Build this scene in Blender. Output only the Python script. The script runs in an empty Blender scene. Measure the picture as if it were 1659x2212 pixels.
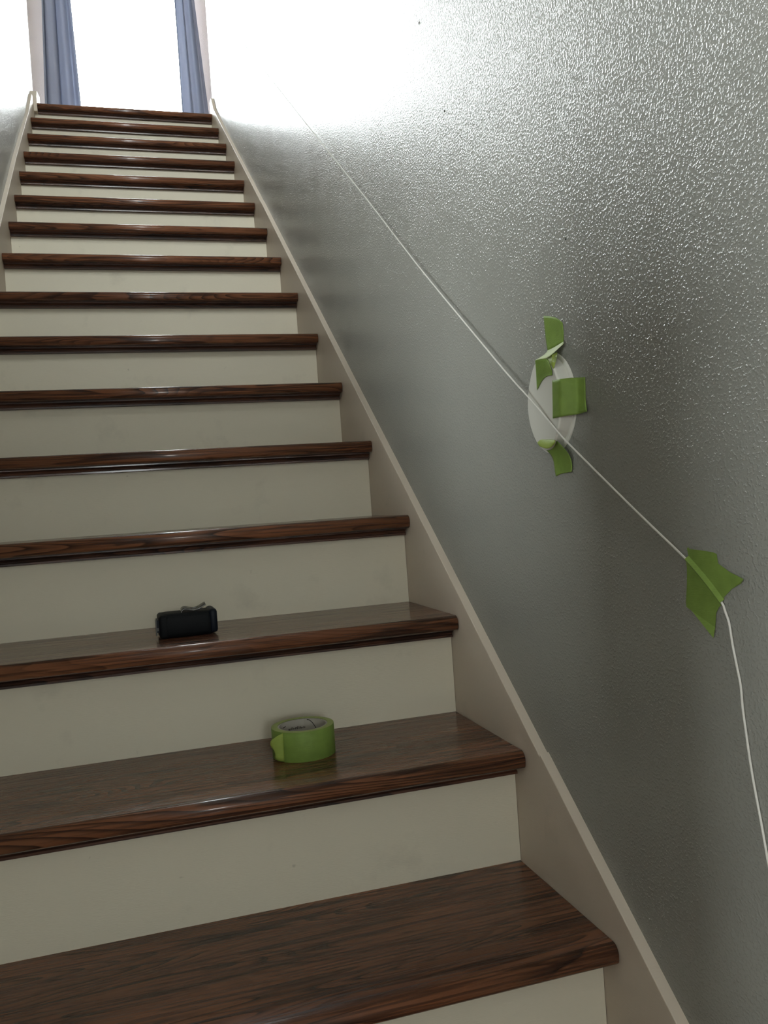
import bpy, bmesh, math, random
from mathutils import Vector, Matrix, noise

random.seed(7)
SC = bpy.context.scene
COL = SC.collection

# ------------------------------------------------------------------ camera
cam_data = bpy.data.cameras.new("camera")
cam = bpy.data.objects.new("camera", cam_data)
COL.objects.link(cam)
cam_data.sensor_fit = 'VERTICAL'
cam_data.sensor_height = 36.0
cam_data.sensor_width = 27.0
cam_data.lens = 29.962
cam_data.clip_start = 0.01
right = Vector((0.95709387, -0.28154244, -0.06859430))
up = Vector((0.06837726, -0.01060743, 0.99760314))
fwd = Vector((0.28159524, 0.95949014, -0.00909880))
m = Matrix((right, up, -fwd)).transposed().to_4x4()
m.translation = Vector((-0.10670, -1.02688, 0.59257))
cam.matrix_world = m
SC.camera = cam

# ------------------------------------------------------------------ sky and exposure
SKY_STRENGTH = 36.0
world = bpy.data.worlds.new("overcast_sky")
SC.world = world
world.use_nodes = True
wn = world.node_tree
wn.nodes.clear()
w_out = wn.nodes.new("ShaderNodeOutputWorld")
w_bg = wn.nodes.new("ShaderNodeBackground")
w_bg.inputs["Color"].default_value = (0.95, 0.975, 1.0, 1)
w_bg.inputs["Strength"].default_value = SKY_STRENGTH
wn.links.new(w_bg.outputs[0], w_out.inputs[0])

SC.view_settings.view_transform = 'Standard'
SC.view_settings.look = 'None'
SC.view_settings.gamma = 1.0
SC.view_settings.use_curve_mapping = False
SC.view_settings.exposure = 0.0


def portal(name, loc, rot, sx, sy):
    d = bpy.data.lights.new(name, 'AREA')
    d.shape = 'RECTANGLE'
    d.size, d.size_y = sx, sy
    d.cycles.is_portal = True
    o = bpy.data.objects.new(name, d)
    o.location, o.rotation_euler = loc, rot
    COL.objects.link(o)


# ------------------------------------------------------------------ dimensions
R = 0.187            # riser height
G = 0.25142          # going
HW = 0.4589          # half width between the skirt boards
TW = 0.0155          # skirt board thickness
XW = HW + TW         # wall plane
NOSE = 0.0444        # nosing overhang
DZ = [-0.0003, 0.001, 0.0022, 0.0055, 0.0015, -0.0036, -0.0047, -0.0036, -0.0004, -0.0015, -0.0009, 0.0003, -0.0005, 0.0005, 0.0013, 0.0031]
DY = [0.0, -0.0044, -0.0008, -0.0029, -0.0002, 0.0016, 0.0022, 0.0062, 0.0033, 0.0, 0.0009, -0.0008, 0.0004, -0.0005, -0.0021, -0.003]
FLOOR = -3 * R
LAND = 15 * R + 0.003
CEIL = LAND + 2.44
LCEIL = 1.90         # ceiling of the lower room
HALL_Y = 4.90        # far wall of the upper hall
HEAD_Y = -1.25       # end of the two-storey stair well
ROOM_X = -3.6
ROOM_Y = -4.6


def stepY(j): return j * G + (DY[j] if 0 <= j < 16 else 0)
def stepZ(j): return j * R + (DZ[j] if 0 <= j < 16 else 0)


# ------------------------------------------------------------------ materials
def mat(name, color, rough=0.5, spec=0.5, metal=0.0):
    m = bpy.data.materials.new(name)
    m.use_nodes = True
    b = m.node_tree.nodes["Principled BSDF"]
    b.inputs["Base Color"].default_value = (*color, 1)
    b.inputs["Roughness"].default_value = rough
    b.inputs["Specular IOR Level"].default_value = spec
    b.inputs["Metallic"].default_value = metal
    return m


def N(m, t, **kw):
    n = m.node_tree.nodes.new(t)
    for k, v in kw.items():
        if k in n.inputs:
            n.inputs[k].default_value = v
        else:
            setattr(n, k, v)
    return n


def L(m, a, b): m.node_tree.links.new(a, b)
def bsdf(m): return m.node_tree.nodes["Principled BSDF"]


def mapping(m, scale, rnd=0.0):
    tc = N(m, "ShaderNodeTexCoord")
    mp = N(m, "ShaderNodeMapping")
    mp.inputs["Scale"].default_value = scale
    if rnd:
        oi = N(m, "ShaderNodeObjectInfo")
        mu = N(m, "ShaderNodeVectorMath", operation='SCALE')
        mu.inputs[0].default_value = (3.1 * rnd, 1.7 * rnd, 0.9 * rnd)
        L(m, oi.outputs["Random"], mu.inputs["Scale"])
        ad = N(m, "ShaderNodeVectorMath", operation='ADD')
        L(m, tc.outputs["Object"], ad.inputs[0])
        L(m, mu.outputs[0], ad.inputs[1])
        L(m, ad.outputs[0], mp.inputs["Vector"])
    else:
        L(m, tc.outputs["Object"], mp.inputs["Vector"])
    return mp.outputs["Vector"]


def ramp(m, src, stops):
    r = N(m, "ShaderNodeValToRGB")
    el = r.color_ramp.elements
    while len(el) < len(stops):
        el.new(0.5)
    for e, (p, c) in zip(el, stops):
        e.position = p
        e.color = (*c, 1) if len(c) == 3 else c
    L(m, src, r.inputs[0])
    return r.outputs[0]


def mixc(m, fac, a, b, mode='MIX'):
    x = N(m, "ShaderNodeMix", data_type='RGBA', blend_type=mode)
    for s, v in ((x.inputs[0], fac), (x.inputs[6], a), (x.inputs[7], b)):
        if isinstance(v, (int, float)):
            s.default_value = v
        elif isinstance(v, tuple):
            s.default_value = (*v, 1)
        else:
            L(m, v, s)
    return x.outputs[2]


def math_(m, op, a, b=0.0):
    x = N(m, "ShaderNodeMath", operation=op)
    for s, v in ((x.inputs[0], a), (x.inputs[1], b)):
        if isinstance(v, (int, float)):
            s.default_value = v
        else:
            L(m, v, s)
    return x.outputs[0]


def bump(m, height, dist, strength=1.0):
    b = N(m, "ShaderNodeBump")
    b.inputs["Distance"].default_value = dist
    b.inputs["Strength"].default_value = strength
    L(m, height, b.inputs["Height"])
    L(m, b.outputs[0], bsdf(m).inputs["Normal"])
    return b


def noise_(m, vec, scale, detail=2.0, rough=0.5, dist=0.0):
    n = N(m, "ShaderNodeTexNoise")
    n.inputs["Scale"].default_value = scale
    n.inputs["Detail"].default_value = detail
    n.inputs["Roughness"].default_value = rough
    n.inputs["Distortion"].default_value = dist
    L(m, vec, n.inputs["Vector"])
    return n.outputs["Fac"]


def wall_paint(name, color, rough, spec):
    m = mat(name, color, rough, spec)
    v = mapping(m, (1, 1, 1))
    blobs = noise_(m, v, 270, 2.0, 0.5)
    fine = noise_(m, v, 700, 1.0)
    wide = noise_(m, v, 5.0, 2.0)
    mask = ramp(m, wide, [(0.28, (0.6,) * 3), (0.50, (1,) * 3)])
    hgt = ramp(m, blobs, [(0.45, (0,) * 3), (0.74, (1,) * 3)])
    hgt.node.color_ramp.interpolation = 'EASE'
    h = math_(m, 'ADD', math_(m, 'MULTIPLY', hgt, mask), math_(m, 'MULTIPLY', fine, 0.10))
    bump(m, h, 0.00075)
    tone = noise_(m, v, 2.2, 3.0)
    c = ramp(m, tone, [(0.3, tuple(x * 0.95 for x in color)), (0.7, tuple(x * 1.04 for x in color))])
    L(m, c, bsdf(m).inputs["Base Color"])
    return m


def trim_paint(name, color, rough=0.58):
    m = mat(name, color, rough, 0.25)
    v = mapping(m, (1, 1, 1), rnd=9)
    sm = noise_(m, v, 9, 5.0, 0.62)
    smudge = ramp(m, sm, [(0.60, (0,) * 3), (0.78, (0.35,) * 3)])
    c = mixc(m, smudge, color, tuple(x * 0.62 for x in color))
    sp = noise_(m, v, 60, 2.0, 0.5)
    spk = ramp(m, sp, [(0.765, (0,) * 3), (0.81, (0.3,) * 3)])
    c = mixc(m, spk, c, (0.22, 0.19, 0.14))
    L(m, c, bsdf(m).inputs["Base Color"])
    bump(m, noise_(m, mapping(m, (14, 14, 120)), 6, 2.0), 0.0002)
    return m


def oak(name, light, mid, dark, rough=0.3):
    m = mat(name, mid, rough, 0.2)
    v = mapping(m, (0.62, 6.0, 6.0), rnd=11)
    # cathedral figure: growth rings cut at a shallow angle
    field = noise_(m, v, 1.35, 2.0, 0.5, 0.25)
    sx = math_(m, 'MULTIPLY', field, 46.0)
    saw = math_(m, 'FRACT', sx)
    fig = ramp(m, saw, [(0.0, (0.0,) * 3), (0.45, (0.18,) * 3), (0.80, (0.75,) * 3), (0.93, (1,) * 3), (1.0, (0.0,) * 3)])
    v2 = mapping(m, (2.0, 110, 110), rnd=11)
    pores = ramp(m, noise_(m, v2, 2.2, 3.0, 0.6), [(0.49, (0,) * 3), (0.60, (1,) * 3)])
    v3 = mapping(m, (0.9, 9, 9), rnd=11)
    broad = noise_(m, v3, 1.6, 3.0)
    base = mixc(m, ramp(m, broad, [(0.35, (0,) * 3), (0.68, (1,) * 3)]), mid, light)
    c = mixc(m, math_(m, 'MULTIPLY', math_(m, 'MULTIPLY', fig, ramp(m, noise_(m, v3, 3.1, 2.0), [(0.40, (0.25,) * 3), (0.55, (1,) * 3)])), 0.95), base, dark)
    v4 = mapping(m, (3.4, 40, 40), rnd=17)
    flame = ramp(m, noise_(m, v4, 1.25, 2.5, 0.55, 0.8), [(0.575, (0,) * 3), (0.63, (1,) * 3)])
    c = mixc(m, math_(m, 'MULTIPLY', flame, 0.72), c, dark)
    c = mixc(m, math_(m, 'MULTIPLY', pores, 0.62), c, dark)
    L(m, c, bsdf(m).inputs["Base Color"])
    r = ramp(m, pores, [(0, (rough,) * 3), (1, (rough + 0.10,) * 3)])
    L(m, r, bsdf(m).inputs["Roughness"])
    bsdf(m).inputs["Coat Weight"].default_value = 0.28
    bsdf(m).inputs["Coat Roughness"].default_value = 0.12
    bump(m, math_(m, 'SUBTRACT', 1.0, pores), 0.00018)
    return m


M = {}
M['wall'] = wall_paint("grey_wall_paint", (0.30, 0.30, 0.27), 0.25, 0.44)
M['hall_wall'] = wall_paint("pale_hall_paint", (0.78, 0.70, 0.67), 0.5, 0.3)
M['ceiling'] = mat("white_ceiling_paint", (0.78, 0.78, 0.75), 0.9, 0.2)
M['riser'] = trim_paint("white_riser_paint", (0.70, 0.645, 0.51))
M['skirt'] = trim_paint("white_skirt_paint", (0.66, 0.57, 0.465), 0.42)
M['casing'] = mat("white_window_paint", (0.8, 0.8, 0.78), 0.4)
M['oak'] = oak("stained_oak", (0.26, 0.104, 0.049), (0.165, 0.066, 0.033), (0.030, 0.015, 0.011), 0.22)
M['oak_molding'] = oak("darker_oak_tone", (0.135, 0.058, 0.034), (0.085, 0.038, 0.024), (0.020, 0.012, 0.010), 0.34)  # molding oak in a darker tone than the treads
M['floor'] = oak("stained_oak_floor", (0.30, 0.16, 0.09), (0.22, 0.11, 0.06), (0.08, 0.04, 0.02), 0.4)

m = mat("slate_blue_curtain", (0.34, 0.365, 0.44), 0.9, 0.1)
weave = noise_(m, mapping(m, (900, 900, 900)), 1.0, 1.0)
bump(m, weave, 0.0004)
tr = N(m, "ShaderNodeBsdfTranslucent")
tr.inputs["Color"].default_value = (0.34, 0.37, 0.46, 1)
mx = N(m, "ShaderNodeMixShader")
mx.inputs[0].default_value = 0.25
L(m, bsdf(m).outputs[0], mx.inputs[1])
L(m, tr.outputs[0], mx.inputs[2])
L(m, mx.outputs[0], m.node_tree.nodes["Material Output"].inputs[0])
M['curtain'] = m

m = bpy.data.materials.new("window_glass")
m.use_nodes = True
m.node_tree.nodes.clear()
go = N(m, "ShaderNodeOutputMaterial")
gt = N(m, "ShaderNodeBsdfTransparent")
gt.inputs[0].default_value = (0.96, 0.98, 0.97, 1)
gg = N(m, "ShaderNodeBsdfGlossy")
gg.inputs["Roughness"].default_value = 0.02
gf = N(m, "ShaderNodeFresnel")
gf.inputs[0].default_value = 1.45
gm = N(m, "ShaderNodeMixShader")
L(m, gf.outputs[0], gm.inputs[0]); L(m, gt.outputs[0], gm.inputs[1]); L(m, gg.outputs[0], gm.inputs[2])
L(m, gm.outputs[0], go.inputs[0])
M['glass'] = m

def tape_mat(name, color, trans, tfac):
    m = mat(name, color, 0.55, 0.3)
    v = mapping(m, (1, 1, 1))
    crepe = noise_(m, mapping(m, (1, 120, 900)), 1.0, 2.0)
    c = mixc(m, ramp(m, noise_(m, v, 60, 3.0), [(0.35, (0,) * 3), (0.7, (0.5,) * 3)]), color, tuple(x * 0.72 for x in color))
    L(m, c, bsdf(m).inputs["Base Color"])
    bump(m, crepe, 0.0003)
    tr = N(m, "ShaderNodeBsdfTranslucent")
    tr.inputs["Color"].default_value = (*trans, 1)
    mx = N(m, "ShaderNodeMixShader")
    mx.inputs[0].default_value = tfac
    L(m, bsdf(m).outputs[0], mx.inputs[1]); L(m, tr.outputs[0], mx.inputs[2])
    L(m, mx.outputs[0], m.node_tree.nodes["Material Output"].inputs[0])
    return m


M['tape'] = tape_mat("green_masking_tape", (0.225, 0.34, 0.068), (0.30, 0.44, 0.07), 0.12)
M['tape_edge'] = tape_mat("green_tape_roll_side", (0.36, 0.42, 0.14), (0.3, 0.4, 0.1), 0.05)
M['tape_lit'] = tape_mat("lit_tape_fold", (0.70, 0.78, 0.44), (0.5, 0.6, 0.2), 0.15)  # green tape painted paler where the fold catches the window light
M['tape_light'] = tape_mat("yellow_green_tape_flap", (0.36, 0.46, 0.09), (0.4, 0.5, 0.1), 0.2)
M['core'] = mat("grey_cardboard_core", (0.42, 0.39, 0.33), 0.8, 0.2)
M['ink'] = mat("black_ink", (0.02, 0.018, 0.015), 0.7, 0.2)
M['plate'] = mat("white_plastic_plate", (0.66, 0.65, 0.58), 0.38, 0.5)
M['rubber'] = mat("black_rubber", (0.005, 0.006, 0.007), 0.6, 0.16)
bump(M['rubber'], noise_(M['rubber'], mapping(M['rubber'], (1, 1, 1)), 700, 1.0), 0.0002)
M['navy'] = mat("dark_navy_plastic", (0.005, 0.008, 0.015), 0.5, 0.2)
M['steel'] = mat("dark_steel", (0.16, 0.155, 0.15), 0.25, 0.5, 1.0)
M['hook'] = mat("bright_steel", (0.10, 0.10, 0.095), 0.55, 0.5, 1.0)
M['string'] = mat("white_cotton_string", (0.74, 0.72, 0.66), 0.85, 0.1)
m = M['string']
bump(m, noise_(m, mapping(m, (900, 500, 900)), 1.0, 1.0), 0.0004)
M['speck'] = mat("dark_nail_hole", (0.03, 0.03, 0.028), 0.8, 0.2)


# ------------------------------------------------------------------ mesh helpers
def link(name, verts, faces, material, parent=None, smooth=False, loc=None):
    me = bpy.data.meshes.new(name)
    me.from_pydata([tuple(v) for v in verts], [], faces)
    bm = bmesh.new()
    bm.from_mesh(me)
    bmesh.ops.recalc_face_normals(bm, faces=bm.faces)
    bm.to_mesh(me)
    bm.free()
    if smooth:
        for p in me.polygons:
            p.use_smooth = True
    me.materials.append(material)
    return place(name, me, parent, loc)


def place(name, me, parent=None, loc=None):
    o = bpy.data.objects.new(name, me)
    COL.objects.link(o)
    if parent:
        o.parent = parent
    if loc:
        o.location = loc
    return o


def box_vf(x0, x1, y0, y1, z0, z1):
    v = [(x, y, z) for x in (x0, x1) for y in (y0, y1) for z in (z0, z1)]
    f = [(0, 1, 3, 2), (4, 6, 7, 5), (0, 4, 5, 1), (2, 3, 7, 6), (0, 2, 6, 4), (1, 5, 7, 3)]
    return v, f


def join_vf(parts):
    V, F = [], []
    for v, f in parts:
        k = len(V)
        V += list(v)
        F += [tuple(i + k for i in q) for q in f]
    return V, F


def prism_vf(outline, a0, a1, axis='x'):
    """outline of (y, z) extruded along x, or (x, z) along y, or (x, y) along z"""
    n = len(outline)
    def P(p, a):
        return (a, p[0], p[1]) if axis == 'x' else (p[0], a, p[1]) if axis == 'y' else (p[0], p[1], a)
    v = [P(p, a0) for p in outline] + [P(p, a1) for p in outline]
    f = [tuple(range(n)), tuple(range(2 * n - 1, n - 1, -1))]
    f += [(i, (i + 1) % n, n + (i + 1) % n, n + i) for i in range(n)]
    return v, f


def bevel(o, w, seg=2, angle=35):
    b = o.modifiers.new("bevel", 'BEVEL')
    b.width, b.segments = w, seg
    b.limit_method = 'ANGLE'
    b.angle_limit = math.radians(angle)
    return o


def empty(name, loc=(0, 0, 0), rz=0.0):
    o = bpy.data.objects.new(name, None)
    o.empty_display_size = 0.05
    o.location = loc
    o.rotation_euler = (0, 0, rz)
    COL.objects.link(o)
    return o


def tag(o, label=None, cat=None, group=None, kind=None):
    for k, v in (("label", label), ("category", cat), ("group", group), ("kind", kind)):
        if v:
            o[k] = v
    return o


def struct(name, vf, material, label=None, parent=None):
    o = link(name, *vf, material, parent)
    if parent is None:
        o["kind"] = "structure"
    if label:
        o["label"] = label
    return o


def lathe_vf(profile, seg=48, close=False):
    """profile of (r, z) turned about z"""
    V, F = [], []
    n = len(profile)
    for i in range(seg):
        a = 2 * math.pi * i / seg
        V += [(r * math.cos(a), r * math.sin(a), z) for r, z in profile]
    for i in range(seg):
        j = (i + 1) % seg
        for k in range(n if close else n - 1):
            l = (k + 1) % n
            F.append((i * n + k, j * n + k, j * n + l, i * n + l))
    return V, F


def tube_vf(pts, r, seg=6):
    V, F = [], []
    pts = [Vector(p) for p in pts]
    for i, p in enumerate(pts):
        d = (pts[min(i + 1, len(pts) - 1)] - pts[max(i - 1, 0)]).normalized()
        a = d.orthogonal().normalized() if i == 0 else (a - d * a.dot(d)).normalized()
        b = d.cross(a)
        for k in range(seg):
            t = 2 * math.pi * k / seg
            V.append(p + r * (math.cos(t) * a + math.sin(t) * b))
    for i in range(len(pts) - 1):
        for k in range(seg):
            l = (k + 1) % seg
            F.append((i * seg + k, i * seg + l, (i + 1) * seg + l, (i + 1) * seg + k))
    F.append(tuple(range(seg)))
    F.append(tuple(range(len(V) - 1, len(V) - seg - 1, -1)))
    return V, F


def catmull(pts, sub):
    P = [Vector(p) for p in pts]
    out = []
    for i in range(len(P) - 1):
        p0, p1, p2, p3 = P[max(i - 1, 0)], P[i], P[i + 1], P[min(i + 2, len(P) - 1)]
        for k in range(sub):
            t = k / sub
            out.append(0.5 * ((2 * p1) + (p2 - p0) * t + (2 * p0 - 5 * p1 + 4 * p2 - p3) * t * t + (3 * p1 - p0 - 3 * p2 + p3) * t ** 3))
    out.append(P[-1])
    return out


# ------------------------------------------------------------------ the room shell
T = 0.12
wall_right = struct("wall_right", box_vf(XW, XW + T, ROOM_Y, 3.80, FLOOR, CEIL), M['wall'],
                    "grey semi-gloss stair wall with orange-peel texture")
# left wall: solid beside the upper flight, unseen sloped half wall added below for its shadow
SL = R / G
SHADE_RISE = 0.77  # sets where the half wall's shadow edge falls on the right wall
yo = (LCEIL - SHADE_RISE) / SL
outl = [(3.95, FLOOR), (3.95, CEIL), (HEAD_Y, CEIL), (HEAD_Y, LCEIL), (yo, LCEIL), (-0.75, SL * -0.75 + SHADE_RISE), (-0.75, FLOOR)]
struct("wall_left", prism_vf(outl, -XW - T, -XW), M['wall'], "grey stair wall on the left that drops to an unseen sloped half wall added for its shadow")

# lower room
struct("wall_under_landing", join_vf([
    box_vf(-XW - T, XW + T, 3.80, 3.95, FLOOR - 0.1, LAND - 0.2),
    box_vf(-XW - T, XW + T, 1.7, 3.80, FLOOR - 0.1, FLOOR)]), M['ceiling'])
struct("floor", box_vf(ROOM_X, XW, ROOM_Y, 1.7, FLOOR - 0.1, FLOOR), M['floor'], "brown wooden floor at the foot of the stairs")
BX0, BX1, BZ0, BZ1 = -0.42, 0.12, 0.72, 1.33        # unseen small window, added in the back wall to light the risers
struct("wall_back", join_vf([
    box_vf(ROOM_X - T, BX0, ROOM_Y - T, ROOM_Y, FLOOR, LCEIL),
    box_vf(BX1, XW, ROOM_Y - T, ROOM_Y, FLOOR, LCEIL),
    box_vf(BX0, BX1, ROOM_Y - T, ROOM_Y, FLOOR, BZ0),
    box_vf(BX0, BX1, ROOM_Y - T, ROOM_Y, BZ1, LCEIL)]), M['ceiling'])
PY0, PY1, PZ0, PZ1 = -3.05, -1.60, -0.1, 1.75       # unseen lower room window, added to throw the soft patch on the right wall
struct("wall_west", join_vf([
    box_vf(ROOM_X - T, ROOM_X, ROOM_Y, PY0, FLOOR, LCEIL),
    box_vf(ROOM_X - T, ROOM_X, PY1, 1.7, FLOOR, LCEIL),
    box_vf(ROOM_X - T, ROOM_X, PY0, PY1, FLOOR, PZ0),
    box_vf(ROOM_X - T, ROOM_X, PY0, PY1, PZ1, LCEIL)]), M['ceiling'])
struct("shadow_pier", box_vf(-XW - T, -XW, -0.84, -0.46, FLOOR, 0.98), M['wall'])  # pier added out of view to shade part of the right wall
struct("wall_north", box_vf(ROOM_X, -XW - T, 1.58, 1.7, FLOOR, LCEIL), M['ceiling'])
struct("ceiling_lower", join_vf([
    box_vf(ROOM_X - T, XW, ROOM_Y - T, HEAD_Y, LCEIL, LAND),
    box_vf(ROOM_X - T, -XW - T, HEAD_Y, 1.7, LCEIL, LAND)]), M['ceiling'])

# upper hall
HX0, HX1, HZ0, HZ1 = -0.36, 0.36, 3.05, 5.0        # unseen high window, added to light the upper risers and wall
struct("wall_header", join_vf([
    box_vf(-XW - T, HX0, HEAD_Y - T, HEAD_Y, LAND, CEIL),
    box_vf(HX1, XW + T, HEAD_Y - T, HEAD_Y, LAND, CEIL),
    box_vf(HX0, HX1, HEAD_Y - T, HEAD_Y, LAND, HZ0),
    box_vf(HX0, HX1, HEAD_Y - T, HEAD_Y, HZ1, CEIL)]), M['hall_wall'])
struct("floor_upper", box_vf(-1.7, 1.7, 3.80, HALL_Y + T, LAND - 0.2, LAND), M['floor'])
struct("wall_hall_left", join_vf([box_vf(-1.7, -XW - T, 3.83, 3.95, LAND, CEIL), box_vf(-1.82, -1.7, 3.83, HALL_Y, LAND, CEIL)]), M['hall_wall'])
struct("wall_hall_right", join_vf([box_vf(XW + T, 1.7, 3.68, 3.80, LAND, CEIL), box_vf(1.7, 1.82, 3.68, HALL_Y, LAND, CEIL)]), M['hall_wall'])
WX0, WX1, WZ0, WZ1 = -0.40, 0.53, 3.08, 4.90
struct("wall_far", join_vf([
    box_vf(-1.82, WX0, HALL_Y, HALL_Y + T, LAND - 0.2, CEIL),
    box_vf(WX1, 1.82, HALL_Y, HALL_Y + T, LAND - 0.2, CEIL),
    box_vf(WX0, WX1, HALL_Y, HALL_Y + T, LAND - 0.2, WZ0),
    box_vf(WX0, WX1, HALL_Y, HALL_Y + T, WZ1, CEIL)]), M['hall_wall'], "pale hall wall around the bright window")
struct("ceiling", box_vf(-1.82, 1.82, HEAD_Y - T, HALL_Y + T, CEIL, CEIL + 0.1), M['ceiling'])


def window(name, axis, pos, a0, a1, z0, z1, label):
    """frame and one pane in an opening; axis 'y' faces along y, 'x' along x"""
    e = empty(name, (0, 0, 0))
    e["kind"] = "structure"
    e["label"] = label
    fw, d0, d1 = 0.035, pos + 0.05, pos + 0.09
    def bx(p0, p1, q0, q1, r0, r1):
        return box_vf(p0, p1, q0, q1, r0, r1) if axis == 'y' else box_vf(q0, q1, p0, p1, r0, r1)
    link("window_frame", *join_vf([
        bx(a0, a0 + fw, d0, d1, z0, z1), bx(a1 - fw, a1, d0, d1, z0, z1),
        bx(a0 + fw, a1 - fw, d0, d1, z0, z0 + fw), bx(a0 + fw, a1 - fw, d0, d1, z1 - fw, z1)]), M['casing'], e)
    c = (d0 + d1) / 2
    link("pane", *bx(a0 + fw, a1 - fw, c - 0.003, c + 0.003, z0 + fw, z1 - fw), M['glass'], e)


window("window_1", 'y', HALL_Y, WX0, WX1, WZ0, WZ1, "bright window at the top of the stairs between two curtains")
window("patch_window", 'x', ROOM_X - T, PY0, PY1, PZ0, PZ1, "unseen window added in the lower room to light the right wall")
window("riser_fill_window", 'y', ROOM_Y - T, BX0, BX1, BZ0, BZ1, "unseen small window added behind the viewer to light the risers")
window("high_fill_window", 'y', HEAD_Y - T, HX0, HX1, HZ0, HZ1, "unseen high window added behind the viewer to light the upper risers")
portal("portal_back", ((BX0 + BX1) / 2, ROOM_Y - T - 0.01, (BZ0 + BZ1) / 2), (math.radians(90), 0, 0), BX1 - BX0, BZ1 - BZ0)
portal("portal_high", ((HX0 + HX1) / 2, HEAD_Y - T - 0.01, (HZ0 + HZ1) / 2), (math.radians(90), 0, 0), HX1 - HX0, HZ1 - HZ0)
portal("portal_upper", ((WX0 + WX1) / 2, HALL_Y + T + 0.01, (WZ0 + WZ1) / 2), (math.radians(-90), 0, 0), WX1 - WX0, WZ1 - WZ0)
portal("portal_west", (ROOM_X - T - 0.01, (PY0 + PY1) / 2, (PZ0 + PZ1) / 2), (0, math.radians(-90), 0), PZ1 - PZ0, PY1 - PY0)

# ------------------------------------------------------------------ skirt boards
def skirt(name, x0, x1, pieces, label):
    e = empty(name)
    e["kind"] = "structure"
    e["label"] = label
    for pts, low in pieces:
        o = link("skirt_board", *prism_vf(pts + low, x0, x1), M['skirt'], e)
        n, nt = len(pts) + len(low), len(pts)
        at = o.data.attributes.new("bevel_weight_edge", 'FLOAT', 'EDGE')
        for ed in o.data.edges:
            i, k = ed.vertices
            if i // n == k // n and i % n < nt and k % n < nt:
                at.data[ed.index].value = 1.0
        b = bevel(o, 0.0014, 2).modifiers["bevel"]
        b.limit_method = 'WEIGHT'


def sk(y, a): return (y, SL * y + a)
D = -0.34
skirt("trim_1", HW, XW + 0.001, [
    ([sk(-0.75, 0.0865), sk(0.153, 0.0845)], [sk(0.153, D), (-0.60, FLOOR), (-0.75, FLOOR)]),
    ([sk(0.153, 0.0795), sk(1.0, 0.083), sk(2.333, 0.0875)], [sk(2.333, D), sk(0.153, D)]),
    ([sk(2.333, 0.0855), sk(3.25, 0.0785), sk(3.66, 0.080), (3.735, LAND + 0.088), (3.80, LAND + 0.092)], [(3.80, LAND - 0.25), sk(2.333, D)]),
], "white painted skirt board rising along the right wall")
skirt("trim_2", -XW - 0.001, -HW, [
    ([sk(-0.74, 0.10), sk(1.6, 0.104)], [sk(1.6, D), (-0.60, FLOOR), (-0.74, FLOOR)]),
    ([sk(1.6, 0.1055), sk(2.65, 0.1055), sk(3.05, 0.092), sk(3.4, 0.077), (3.66, LAND + 0.010), (3.745, LAND + 0.035)], [(3.745, LAND - 0.25), sk(1.6, D)]),
], "white painted skirt board rising along the left wall")
struct("baseboard_left", prism_vf([(3.735, LAND - 0.04), (3.735, LAND + 0.033), (3.78, LAND + 0.085), (3.95, LAND + 0.135), (3.95, LAND - 0.04)], -XW - 0.001, -HW + 0.0165), M['skirt'], "short white baseboard at the left end of the landing")

# ------------------------------------------------------------------ staircase
stairs = tag(empty("staircase", (0, -2 * G, FLOOR)), "straight staircase with dark stained oak treads and white risers", "staircase")
SO = Vector((0, -2 * G, FLOOR))
TH, RR = 0.027, 0.0125


def arc(cy, cz, r, a0, a1, n):
    return [(cy + r * math.cos(math.radians(a0 + (a1 - a0) * i / n)), cz + r * math.sin(math.radians(a0 + (a1 - a0) * i / n))) for i in range(n + 1)]


def tread_profile(depth):
    p = [(depth, 0.0)]
    p += arc(-NOSE + RR, -RR, RR, 90, 180, 7)
    p += [(-NOSE + 0.0004, -TH + 0.0085)]
    p += arc(-NOSE + 0.0075, -TH + 0.0065, 0.0065, 185, 270, 4)
    p += [(depth, -TH)]
    return p


mold = [(0.0, -TH)] + [(-0.0185, -TH), (-0.0185, -TH - 0.0035)] + arc(-0.0185, -TH - 0.0125, 0.0085, 80, 10, 5) + \
       [(-0.0125, -TH - 0.0125), (-0.0125, -0.0432), (-0.0115, -0.0437), (0.0, -0.0437)]
tread_me = None
for j in range(-2, 16):
    y, z = stepY(j), stepZ(j)
    nxt = stepY(j + 1) - y if j < 15 else 0.04
    base = Vector((0, y, z)) - SO
    v, f = prism_vf(tread_profile(nxt + 0.004), -HW + (0.0006 if j < 15 else 0.0170), HW - 0.0012)
    t = link("tread", v, f, M['oak'], stairs, loc=base)
    for p in t.data.polygons:
        p.use_smooth = abs(p.normal.x) < 0.5 and p.normal.y < -0.05
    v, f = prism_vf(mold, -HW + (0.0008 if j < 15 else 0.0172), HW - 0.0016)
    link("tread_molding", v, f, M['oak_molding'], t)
    z_low = FLOOR if j == -2 else stepZ(j - 1)
    rb = z_low - z
    v, f = box_vf(-HW + 0.0004, HW - 0.0008, 0.0, 0.018, rb + (0.0001 if j > -2 else 0), -TH)
    link("riser", v, f, M['riser'], stairs, loc=base)

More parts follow.
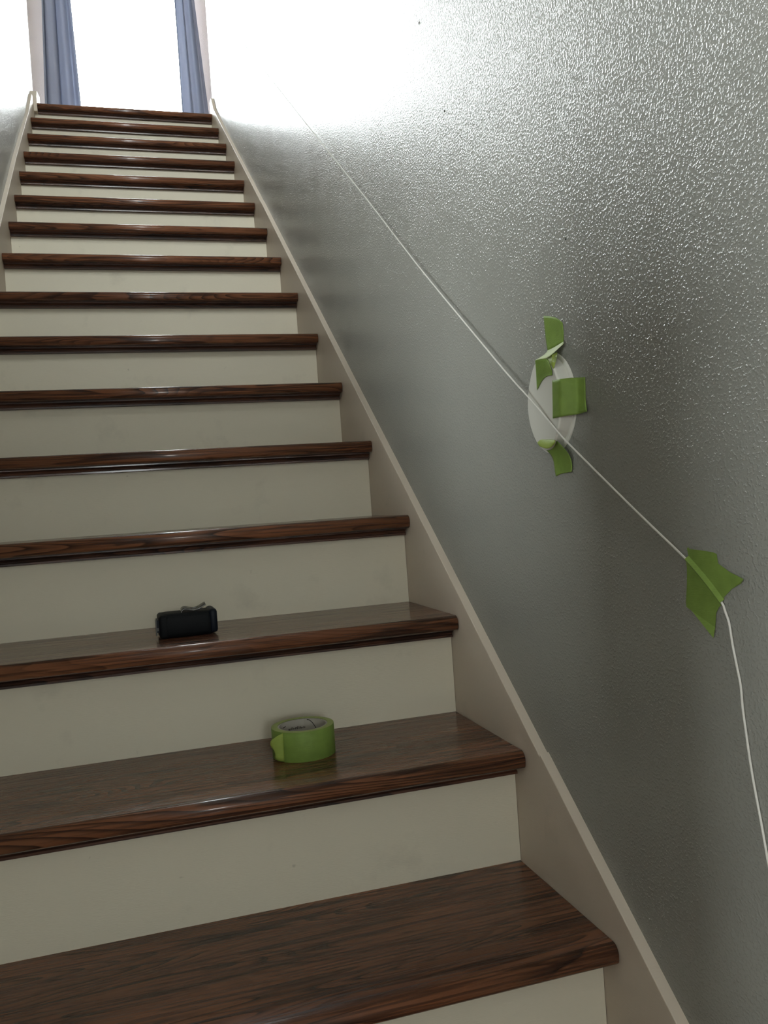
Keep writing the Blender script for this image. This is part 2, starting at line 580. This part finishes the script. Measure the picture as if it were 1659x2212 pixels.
# ------------------------------------------------------------------ curtains
def curtain(name, x_out, x_in, folds, phase, label):
    """x_out(z), x_in(z): the two side edges"""
    nu, nv = 72, 40
    z0, z1, y0 = LAND + 0.03, 5.02, 4.80
    V, F = [], []
    for k in range(nv + 1):
        z = z0 + (z1 - z0) * k / nv
        for i in range(nu + 1):
            u = i / nu
            x = x_out(z) + (x_in(z) - x_out(z)) * u
            a = 2 * math.pi * folds * u + phase
            amp = 0.026 * (0.75 + 0.25 * math.sin(3 * u + phase))
            y = y0 + amp * math.sin(a + 0.25 * math.sin(1.7 * z)) + 0.006 * math.sin(2.3 * a + z)
            x += 0.010 * math.cos(a) * (1 if 0 < i < nu else 0)
            V.append((x, y, z))
    for k in range(nv):
        for i in range(nu):
            a = k * (nu + 1) + i
            F.append((a, a + 1, a + nu + 2, a + nu + 1))
    o = link(name, V, F, M['curtain'], smooth=True)
    s = o.modifiers.new("solidify", 'SOLIDIFY')
    s.thickness = 0.0015
    return tag(o, label, "curtain", "curtains at the upstairs window")


curtain("curtain", lambda z: -0.469 + 0.036 * (z - 3.31), lambda z: -0.250 - 0.026 * (z - 3.31), 2.6, 0.4,
        "slate blue curtain hanging left of the bright upstairs window")
curtain("curtain", lambda z: 0.569 - 0.060 * (z - 3.31), lambda z: 0.389 + 0.002 * (z - 3.31), 2.4, 2.1,
        "slate blue curtain hanging right of the bright upstairs window")
rod = tag(empty("curtain_rod", (0.06, 4.80, 5.04)), "thin dark curtain rod above the upstairs window", "curtain rod")
link("rod", *tube_vf([(-0.75, 0, 0), (0.75, 0, 0)], 0.011, 10), M['steel'], rod, True)
for s in (-1, 1):
    link("bracket", *box_vf(s * 0.70 - 0.01, s * 0.70 + 0.01, 0.0, HALL_Y - 4.80, -0.012, 0.012), M['steel'], rod)

# ------------------------------------------------------------------ wall marks, plate, tape and string
def W(p): return (XW - p[0], p[1], p[2])


for y, z, r in ((0.4932, 1.4969, 0.0035), (0.3963, 1.2859, 0.0026), (-0.0009, 0.9309, 0.0022)):
    n = 7
    vs = [(XW - 0.0012, y, z)] + [(XW + 0.0002, y + r * (1 + 0.35 * math.sin(5 * k)) * math.cos(2 * math.pi * k / n), z + r * (1 + 0.3 * math.cos(3 * k)) * math.sin(2 * math.pi * k / n)) for k in range(n)]
    link("nail_hole", vs, [(0, 1 + k, 1 + (k + 1) % n) for k in range(n)], M['speck'], wall_right)

YB, ZB, RF, RB = 0.069, 0.7195, 0.066, 0.0715
plate = tag(empty("wall_plate", (XW, YB, ZB)), "round white wedge-shaped plate taped to the grey wall under the string", "plate")
SEG = 64
def ring(r, s0, k):
    return [(-(s0 - k * r * math.cos(2 * math.pi * i / SEG)), r * math.cos(2 * math.pi * i / SEG), r * math.sin(2 * math.pi * i / SEG)) for i in range(SEG)]
def loft(rings, cap=True):
    V = [p for r in rings for p in r]
    F = []
    for q in range(len(rings) - 1):
        for i in range(SEG):
            j = (i + 1) % SEG
            F.append((q * SEG + i, q * SEG + j, (q + 1) * SEG + j, (q + 1) * SEG + i))
    if cap:
        F.append(tuple(range((len(rings) - 1) * SEG, len(rings) * SEG)))
    return V, F
KT = 0.0095 / RF
o = link("flange", *loft([ring(RB, 0.0, 0), ring(RB, 0.0016, 0), ring(RB - 0.0012, 0.0028, 0), ring(RB - 0.0055, 0.0030, 0)], False), M['plate'], plate, True)
link("raised_face", *loft([ring(RB - 0.0055, 0.0026, 0.0), ring(RF + 0.0004, 0.0105, KT * 0.93), ring(RF - 0.0006, 0.0130, KT), ring(RF - 0.0020, 0.0135, KT)]), M['plate'], plate)
for p in plate.children[-1].data.polygons:
    p.use_smooth = len(p.vertices) == 4

# shapes on the wall: (distance off the wall, y, z)
TOP_WALL = [[(0.0008, 0.0747, 0.8457), (0.0008, 0.0556, 0.8406), (0.0008, 0.036, 0.8342), (0.0008, 0.0215, 0.8239)], [(0.0018, 0.0721, 0.8299), (0.0008, 0.055, 0.8255), (0.0008, 0.0366, 0.8202), (0.0008, 0.02, 0.8153)], [(0.001, 0.0723, 0.8101), (0.0008, 0.0558, 0.81), (0.0008, 0.0381, 0.8096), (0.0008, 0.0204, 0.8078)], [(0.002, 0.0669, 0.7946), (0.0015, 0.0524, 0.795), (0.0015, 0.0359, 0.7963), (0.0015, 0.0211, 0.7978)]]
TOP_FOLD = [[(0.002, 0.0669, 0.7946), (0.0015, 0.0524, 0.795), (0.0015, 0.0359, 0.7963), (0.0015, 0.0211, 0.7978)], [(0.012, 0.0556, 0.7867), (0.009, 0.0443, 0.7897), (0.006, 0.0305, 0.7934), (0.004, 0.0154, 0.796)], [(0.022, 0.068, 0.7813), (0.021, 0.0474, 0.7795), (0.018, 0.0383, 0.7778), (0.005, 0.0139, 0.7939)]]
TOP_TAIL = [[(0.0215, 0.069, 0.7815), (0.021, 0.0557, 0.7807), (0.02, 0.0452, 0.7794), (0.0175, 0.0392, 0.7779)], [(0.0161, 0.0788, 0.7686), (0.0189, 0.059, 0.7666), (0.0203, 0.0425, 0.7651), (0.0219, 0.0242, 0.7658)], [(0.0125, 0.0866, 0.7552), (0.0139, 0.0733, 0.7571), (0.0176, 0.0474, 0.7581), (0.0214, 0.0211, 0.757)], [(0.013, 0.086, 0.7411), (0.0136, 0.075, 0.7487), (0.0173, 0.0498, 0.7559), (0.0224, 0.0213, 0.752)]]
TOP_FLAP = [(0.018, 0.0383, 0.7778), (0.013, 0.0349, 0.7828), (0.008, 0.0279, 0.7852), (0.0176, 0.0125, 0.7749), (0.0191, 0.0163, 0.7656), (0.0213, 0.0181, 0.7603), (0.02, 0.0276, 0.7689)]
RIGHT = [[(0.0211, 0.0234, 0.7454), (0.0207, 0.0259, 0.728), (0.0203, 0.0286, 0.7093), (0.0199, 0.0315, 0.6943)], [(0.0236, 0.0095, 0.7442), (0.0231, 0.0129, 0.7268), (0.0228, 0.0147, 0.7082), (0.0229, 0.0138, 0.6937)], [(0.0251, -0.0063, 0.7429), (0.0252, -0.0051, 0.7249), (0.0244, -0.0012, 0.7068), (0.0243, -0.0004, 0.6933)], [(0.0165, -0.0081, 0.7433), (0.0165, -0.0069, 0.725), (0.0165, -0.0057, 0.7066), (0.0165, -0.0039, 0.6938)], [(0.009, -0.0108, 0.7433), (0.009, -0.0108, 0.7248), (0.009, -0.0096, 0.7065), (0.009, -0.0079, 0.6943)], [(0.002, -0.0106, 0.7432), (0.002, -0.0095, 0.7254), (0.002, -0.0083, 0.7076), (0.003, -0.0084, 0.6946)], [(0.001, -0.0292, 0.7411), (0.0008, -0.0279, 0.7245), (0.001, -0.0264, 0.7101), (0.006, -0.0367, 0.695)]]
BOT_CURL = [[(0.0097, 0.1021, 0.667), (0.0123, 0.0875, 0.6711), (0.015, 0.0655, 0.6679), (0.018, 0.0445, 0.6667), (0.0206, 0.0264, 0.6639)], [(0.0141, 0.0923, 0.6636), (0.0179, 0.0732, 0.6641), (0.0207, 0.0539, 0.6619), (0.0234, 0.035, 0.661), (0.023, 0.0236, 0.6606)], [(0.0152, 0.0848, 0.6603), (0.0197, 0.0679, 0.6571), (0.0235, 0.0482, 0.6538), (0.0246, 0.0336, 0.6545), (0.0211, 0.0303, 0.6586)]]
BOT_TAIL = [[(0.0115, 0.0949, 0.6617), (0.013, 0.0668, 0.6561), (0.014, 0.0464, 0.6596), (0.0155, 0.0321, 0.6636)], [(0.009, 0.0763, 0.654), (0.01, 0.0562, 0.6538), (0.011, 0.035, 0.6559), (0.0115, 0.02, 0.6521)], [(0.004, 0.0704, 0.6447), (0.004, 0.0538, 0.6442), (0.0045, 0.0339, 0.6453), (0.006, 0.016, 0.6421)], [(0.001, 0.0719, 0.6347), (0.001, 0.0554, 0.6343), (0.001, 0.0379, 0.6344), (0.003, 0.0167, 0.6299)], [(0.001, 0.0718, 0.6255), (0.001, 0.054, 0.6251), (0.001, 0.0379, 0.6248), (0.002, 0.0194, 0.6231)], [(0.0015, 0.0681, 0.6154), (0.001, 0.0535, 0.6185), (0.0015, 0.0405, 0.6185), (0.004, 0.0188, 0.6193)]]
STR_UP = [(0.001, -0.2209, 0.5211), (0.001, -0.2235, 0.5227), (0.001, -0.225, 0.5207), (0.001, -0.2463, 0.5198), (0.001, -0.2644, 0.5185), (0.001, -0.2702, 0.5168), (0.001, -0.2714, 0.5071), (0.001, -0.2893, 0.4989), (0.004, -0.3125, 0.4936), (0.001, -0.305, 0.4886), (0.001, -0.2898, 0.4814), (0.001, -0.2767, 0.4717)]
STR_RIDGE = [(0.0044, -0.2203, 0.5099), (0.0044, -0.2345, 0.4998), (0.0044, -0.2479, 0.4897), (0.0044, -0.2612, 0.4787), (0.0044, -0.2748, 0.4664)]
STR_LOW = [(0.001, -0.2193, 0.5057), (0.001, -0.2169, 0.4825), (0.001, -0.213, 0.4616), (0.001, -0.2133, 0.4559), (0.001, -0.2219, 0.4527), (0.001, -0.2412, 0.4391), (0.004, -0.26, 0.4279), (0.001, -0.2602, 0.4389), (0.001, -0.2632, 0.4539), (0.001, -0.2683, 0.4608)]


def sheet(name, rows, material, parent, thick=0.00025, sub=1):
    n = len(rows[0])
    V = [W(p) for r in rows for p in r]
    F = [(k * n + i, k * n + i + 1, (k + 1) * n + i + 1, (k + 1) * n + i) for k in range(len(rows) - 1) for i in range(n - 1)]
    return finish(name, V, F, material, parent, thick, sub)


def finish(name, V, F, material, parent, thick, sub):
    loc = Vector(parent.location) if parent else Vector((0, 0, 0))
    o = link(name, [Vector(v) - loc for v in V], F, material, parent, smooth=True)
    if sub:
        s = o.modifiers.new("subsurf", 'SUBSURF')
        s.levels = s.render_levels = sub
        s.subdivision_type = 'CATMULL_CLARK'
        s.boundary_smooth = 'PRESERVE_CORNERS'
    s = o.modifiers.new("solidify", 'SOLIDIFY')
    s.thickness = thick
    s.offset = 0
    return o


def poly(name, pts, material, parent, thick=0.00025):
    return finish(name, [W(p) for p in pts], [tuple(range(len(pts)))], material, parent, thick, 0)


GT = "tape pieces holding the plate"
t1 = tag(empty("tape_strip", W(TOP_WALL[0][0])), "crumpled green tape strip above the plate, folded over its top edge", "tape", GT)
sheet("wall_end", TOP_WALL, M['tape'], t1, sub=2)
sheet("raised_fold", TOP_FOLD, M['tape_lit'], t1, sub=2)["label"] = "lifted tape fold with its lit tone painted in"
sheet("torn_tail", TOP_TAIL, M['tape'], t1, sub=2)
poly("side_flap", TOP_FLAP, M['tape_light'], t1)["label"] = "yellow-green turned-over flap"
t2 = tag(sheet("tape_strip", RIGHT, M['tape'], None, sub=2), "square green tape piece on the plate's right edge", "tape", GT)
t3 = tag(empty("tape_strip", W(BOT_TAIL[0][0])), "green tape strip curling under the plate's bottom edge", "tape", GT)
sheet("curled_end", BOT_CURL, M['tape_light'], t3, sub=2)["label"] = "lighter curled end on the plate"
sheet("wall_end", BOT_TAIL, M['tape'], t3, sub=2)

# tape patch pressed over the string: flat sheet with a ridge where the string runs
n = len(STR_RIDGE)
V = [W(p) for p in STR_RIDGE]
def off(p, d):
    # in-plane shift across the string direction (string runs down towards -y)
    return (0.001, p[1] + d * 0.62, p[2] - d * 0.78)
upA = [off(p, -0.0042) for p in STR_RIDGE]
loA = [off(p, 0.0042) for p in STR_RIDGE]
V += [W(p) for p in upA] + [W(p) for p in loA]
F = [(i, i + 1, n + i + 1, n + i) for i in range(n - 1)] + [(i, 2 * n + i, 2 * n + i + 1, i + 1) for i in range(n - 1)]
k = len(V)
V += [W(p) for p in STR_UP]
F.append(tuple([n + i for i in range(n)][::-1] + [k + i for i in range(len(STR_UP))]))
k = len(V)
V += [W(p) for p in STR_LOW]
F.append(tuple([2 * n + i for i in range(n)] + [k + i for i in range(len(STR_LOW))][::-1]))
patch = finish("tape_patch", V, F, M['tape'], None, 0.00025, 0)
for p in patch.data.polygons:
    p.use_smooth = False
tag(patch, "star-shaped green tape patch holding the string to the wall at right", "tape")

ST = [(1.5758, 1.8291, 0.0115), (1.196, 1.5425, 0.0115), (1.0731, 1.4504, 0.012), (0.8503, 1.2825, 0.0122), (0.5624, 1.061, 0.0128), (0.3429, 0.8999, 0.0138), (0.1677, 0.7752, 0.0165), (0.0989, 0.7304, 0.0185), (0.0123, 0.6728, 0.0225), (-0.0128, 0.6548, 0.0215), (-0.1202, 0.5777, 0.011), (-0.1751, 0.5398, 0.006), (-0.2208, 0.5095, 0.0028), (-0.2479, 0.4897, 0.0022), (-0.2742, 0.4673, 0.0022), (-0.2797, 0.4572, 0.0022), (-0.2841, 0.4466, 0.002), (-0.2858, 0.4349, 0.002), (-0.288, 0.4209, 0.002), (-0.2918, 0.4025, 0.002), (-0.2956, 0.3842, 0.002), (-0.2964, 0.3631, 0.002), (-0.2985, 0.3423, 0.002), (-0.3023, 0.3103, 0.002), (-0.3065, 0.2833, 0.002), (-0.3132, 0.2482, 0.002), (-0.3191, 0.2132, 0.002), (-0.3229, 0.1917, 0.002), (-0.326, 0.12, 0.002), (-0.322, 0.04, 0.002)]
pts = [(XW - 0.004, 3.55, 3.335), (XW - 0.0115, 2.6, 2.61)] + [(XW - s, y, z) for y, z, s in ST]
tag(link("string", *tube_vf(catmull(pts, 3), 0.0013, 7), M['string'], None, True),
    "white string stretched diagonally along the grey wall, end hanging loose", "string")

# ------------------------------------------------------------------ masking tape roll
Z1 = stepZ(1) + 0.0002
roll = tag(empty("masking_tape_roll", (0.1385, 0.3755, Z1)), "roll of green masking tape lying flat on a dark tread", "tape roll")
RO, RI, RC, H = 0.0520, 0.0415, 0.0385, 0.0485
link("tape_winding", *lathe_vf([(RO - 0.0006, 0.0), (RO, 0.0008), (RO, H - 0.0008), (RO - 0.0006, H)], 96), M['tape'], roll, True)
for zz in (0.0001, H - 0.0001):
    pr = [(RO - 0.0003, zz), ((RO + RI) / 2, zz + (0.0006 if zz > 0.01 else 0)), (RI, zz)]
    link("winding_side", *lathe_vf(pr, 96), M['tape_edge'], roll, True)["label"] = "pale wound edge of the roll"
link("cardboard_core", *lathe_vf([(RI, 0.0), (RI, H - 0.0006), (RC, H - 0.0006), (RC, 0.0)], 96, True), M['core'], roll)["label"] = "grey cardboard core with black print"
core = roll.children[-1]
def stroke(pts, w):
    """ink stroke on the inner face of the core; pts of (angle in degrees, height)"""
    V, F = [], []
    r = RC - 0.00025
    for i, (a, z) in enumerate(pts):
        a2, z2 = pts[min(i + 1, len(pts) - 1)]
        a1, z1 = pts[max(i - 1, 0)]
        dx, dz = math.radians(a2 - a1) * r, z2 - z1
        l = math.hypot(dx, dz) or 1
        nx, nz = -dz / l * w / 2, dx / l * w / 2
        for s in (-1, 1):
            t = math.radians(a) + s * nx / r
            V.append((r * math.cos(t), r * math.sin(t), z + s * nz))
    for i in range(len(pts) - 1):
        F.append((2 * i, 2 * i + 1, 2 * i + 3, 2 * i + 2))
    return V, F
link("print_line", *stroke([(68 - 3.2 * k, 0.0465 - 0.00026 * k * k) for k in range(12)], 0.0013), M['ink'], core)
link("print_dash", *stroke([(139, 0.0400), (133, 0.0405), (128, 0.0412)], 0.0014), M['ink'], core)
random.seed(3)
glyphs = []
a = 119.0
while a > 72:
    hgt = random.choice((0.0030, 0.0036, 0.0042))
    kind = random.random()
    zb = 0.0318
    glyphs.append(stroke([(a, zb), (a, zb + hgt)], 0.0009))
    if kind < 0.6:
        glyphs.append(stroke([(a, zb + hgt * 0.95), (a - 3.0, zb + hgt * 0.95)], 0.0008))
    if kind > 0.35:
        glyphs.append(stroke([(a - 3.0, zb + hgt * 0.9), (a - 3.0, zb + 0.0002)], 0.0009))
    a -= random.choice((4.6, 5.2, 5.8))
link("print_letters", *join_vf(glyphs), M['ink'], core)
# loose end of the tape standing off the roll
a0 = math.radians(222)
tx, ty = math.sin(a0), -math.cos(a0)
px, py = RO * math.cos(a0), RO * math.sin(a0)
V, F = [], []
nn, nz = 8, 6
for i in range(nn + 1):
    d = 0.0215 * i / nn
    for k in range(nz + 1):
        q = k / nz
        jag = 0.0018 * math.sin(9 * q + 1) if i == nn else 0
        top = H - 0.0015 - 0.011 * (i / nn) ** 1.5
        bot = 0.0012 + 0.004 * (i / nn)
        dd = d * (1 - 0.40 * (1 - q) * (i / nn)) + jag
        V.append((px - dd * 0.97 - 0.0003, py + dd * 0.02 + 0.004 * (i / nn) ** 2, bot + (top - bot) * q))
for i in range(nn):
    for k in range(nz):
        b = i * (nz + 1) + k
        F.append((b, b + 1, b + nz + 2, b + nz + 1))
fl = link("loose_end", V, F, M['tape_light'], roll, True)
fl["label"] = "lighter loose end of the tape sticking out"
s = fl.modifiers.new("solidify", 'SOLIDIFY')
s.thickness = 0.0003

# ------------------------------------------------------------------ tape measure
Z2 = stepZ(2) + 0.0002
tm = tag(empty("tape_measure", (-0.0275, 0.597, Z2), math.radians(1.5)), "small black tape measure lying on its side on a dark tread", "tape measure")
def rounded(w, d, r, n=6):
    out = []
    for cx, cy, a in ((w / 2 - r, d / 2 - r, 0), (-w / 2 + r, d / 2 - r, 90), (-w / 2 + r, -d / 2 + r, 180), (w / 2 - r, -d / 2 + r, 270)):
        out += [(cx + r * math.cos(math.radians(a + 90 * i / n)), cy + r * math.sin(math.radians(a + 90 * i / n))) for i in range(n + 1)]
    return out
def slab(w, d, r, z0, z1, b, xo=0.0):
    rings = []
    for z, ins in ((z0, b), (z0 + b * 0.3, b * 0.3), (z0 + b, 0), (z1 - b, 0), (z1 - b * 0.3, b * 0.3), (z1, b)):
        rings.append([(x + xo, y, z) for x, y in rounded(w - 2 * ins, d - 2 * ins, max(r - ins, 0.002))])
    n = len(rings[0])
    V = [p for q in rings for p in q]
    F = [(k * n + i, k * n + (i + 1) % n, (k + 1) * n + (i + 1) % n, (k + 1) * n + i) for k in range(len(rings) - 1) for i in range(n)]
    F += [tuple(range(n))[::-1], tuple(range((len(rings) - 1) * n, len(rings) * n))]
    return V, F
link("case", *slab(0.0985, 0.070, 0.016, 0.0, 0.0435, 0.0085, 0.002), M['rubber'], tm, True)
link("rubber_grip", *slab(0.0150, 0.0715, 0.0065, 0.0030, 0.0460, 0.0050, 0.0475), M['navy'], tm, True)["label"] = "dark navy rubber bumper end"
link("rubber_grip", *slab(0.0180, 0.0700, 0.0065, 0.0010, 0.0425, 0.0040, -0.0405), M['rubber'], tm, True)
link("blade_mouth", *box_vf(-0.0530, -0.0465, -0.026, 0.010, 0.012, 0.0345), M['navy'], tm)
bevel(tm.children[-1], 0.0025, 2)
link("blade_hook", *join_vf([box_vf(-0.0548, -0.0532, -0.0255, -0.006, 0.006, 0.034), box_vf(-0.0532, -0.0500, -0.0262, -0.0246, 0.0155, 0.0205)]), M['hook'], tm)["label"] = "steel hook at the blade's end"
# belt clip: bent steel strip with a slot
clip = [(-0.0085, 0.0430), (-0.0080, 0.0478), (-0.0040, 0.0512), (0.0020, 0.0512), (0.0080, 0.0494), (0.0140, 0.0482), (0.0200, 0.0490), (0.0260, 0.0512), (0.0320, 0.0545), (0.0365, 0.0562)]
V, F = [], []
ys = [-0.022, -0.015, -0.008, -0.001]
cl = catmull([(x, 0, z) for x, z in clip], 3)
for p in cl:
    V += [(p.x, y, p.z - 0.0015 + 0.15 * (y + 0.022)) for y in ys]
for i in range(len(cl) - 1):
    for k in range(3):
        if k == 1 and 0.010 < (cl[i].x + cl[i + 1].x) / 2 < 0.022:
            continue
        b = i * 4 + k
        F.append((b, b + 1, b + 5, b + 4))
c = link("belt_clip", V, F, M['steel'], tm, True)
c["label"] = "bent steel belt clip with a slot"
s = c.modifiers.new("solidify", 'SOLIDIFY')
s.thickness = 0.0018
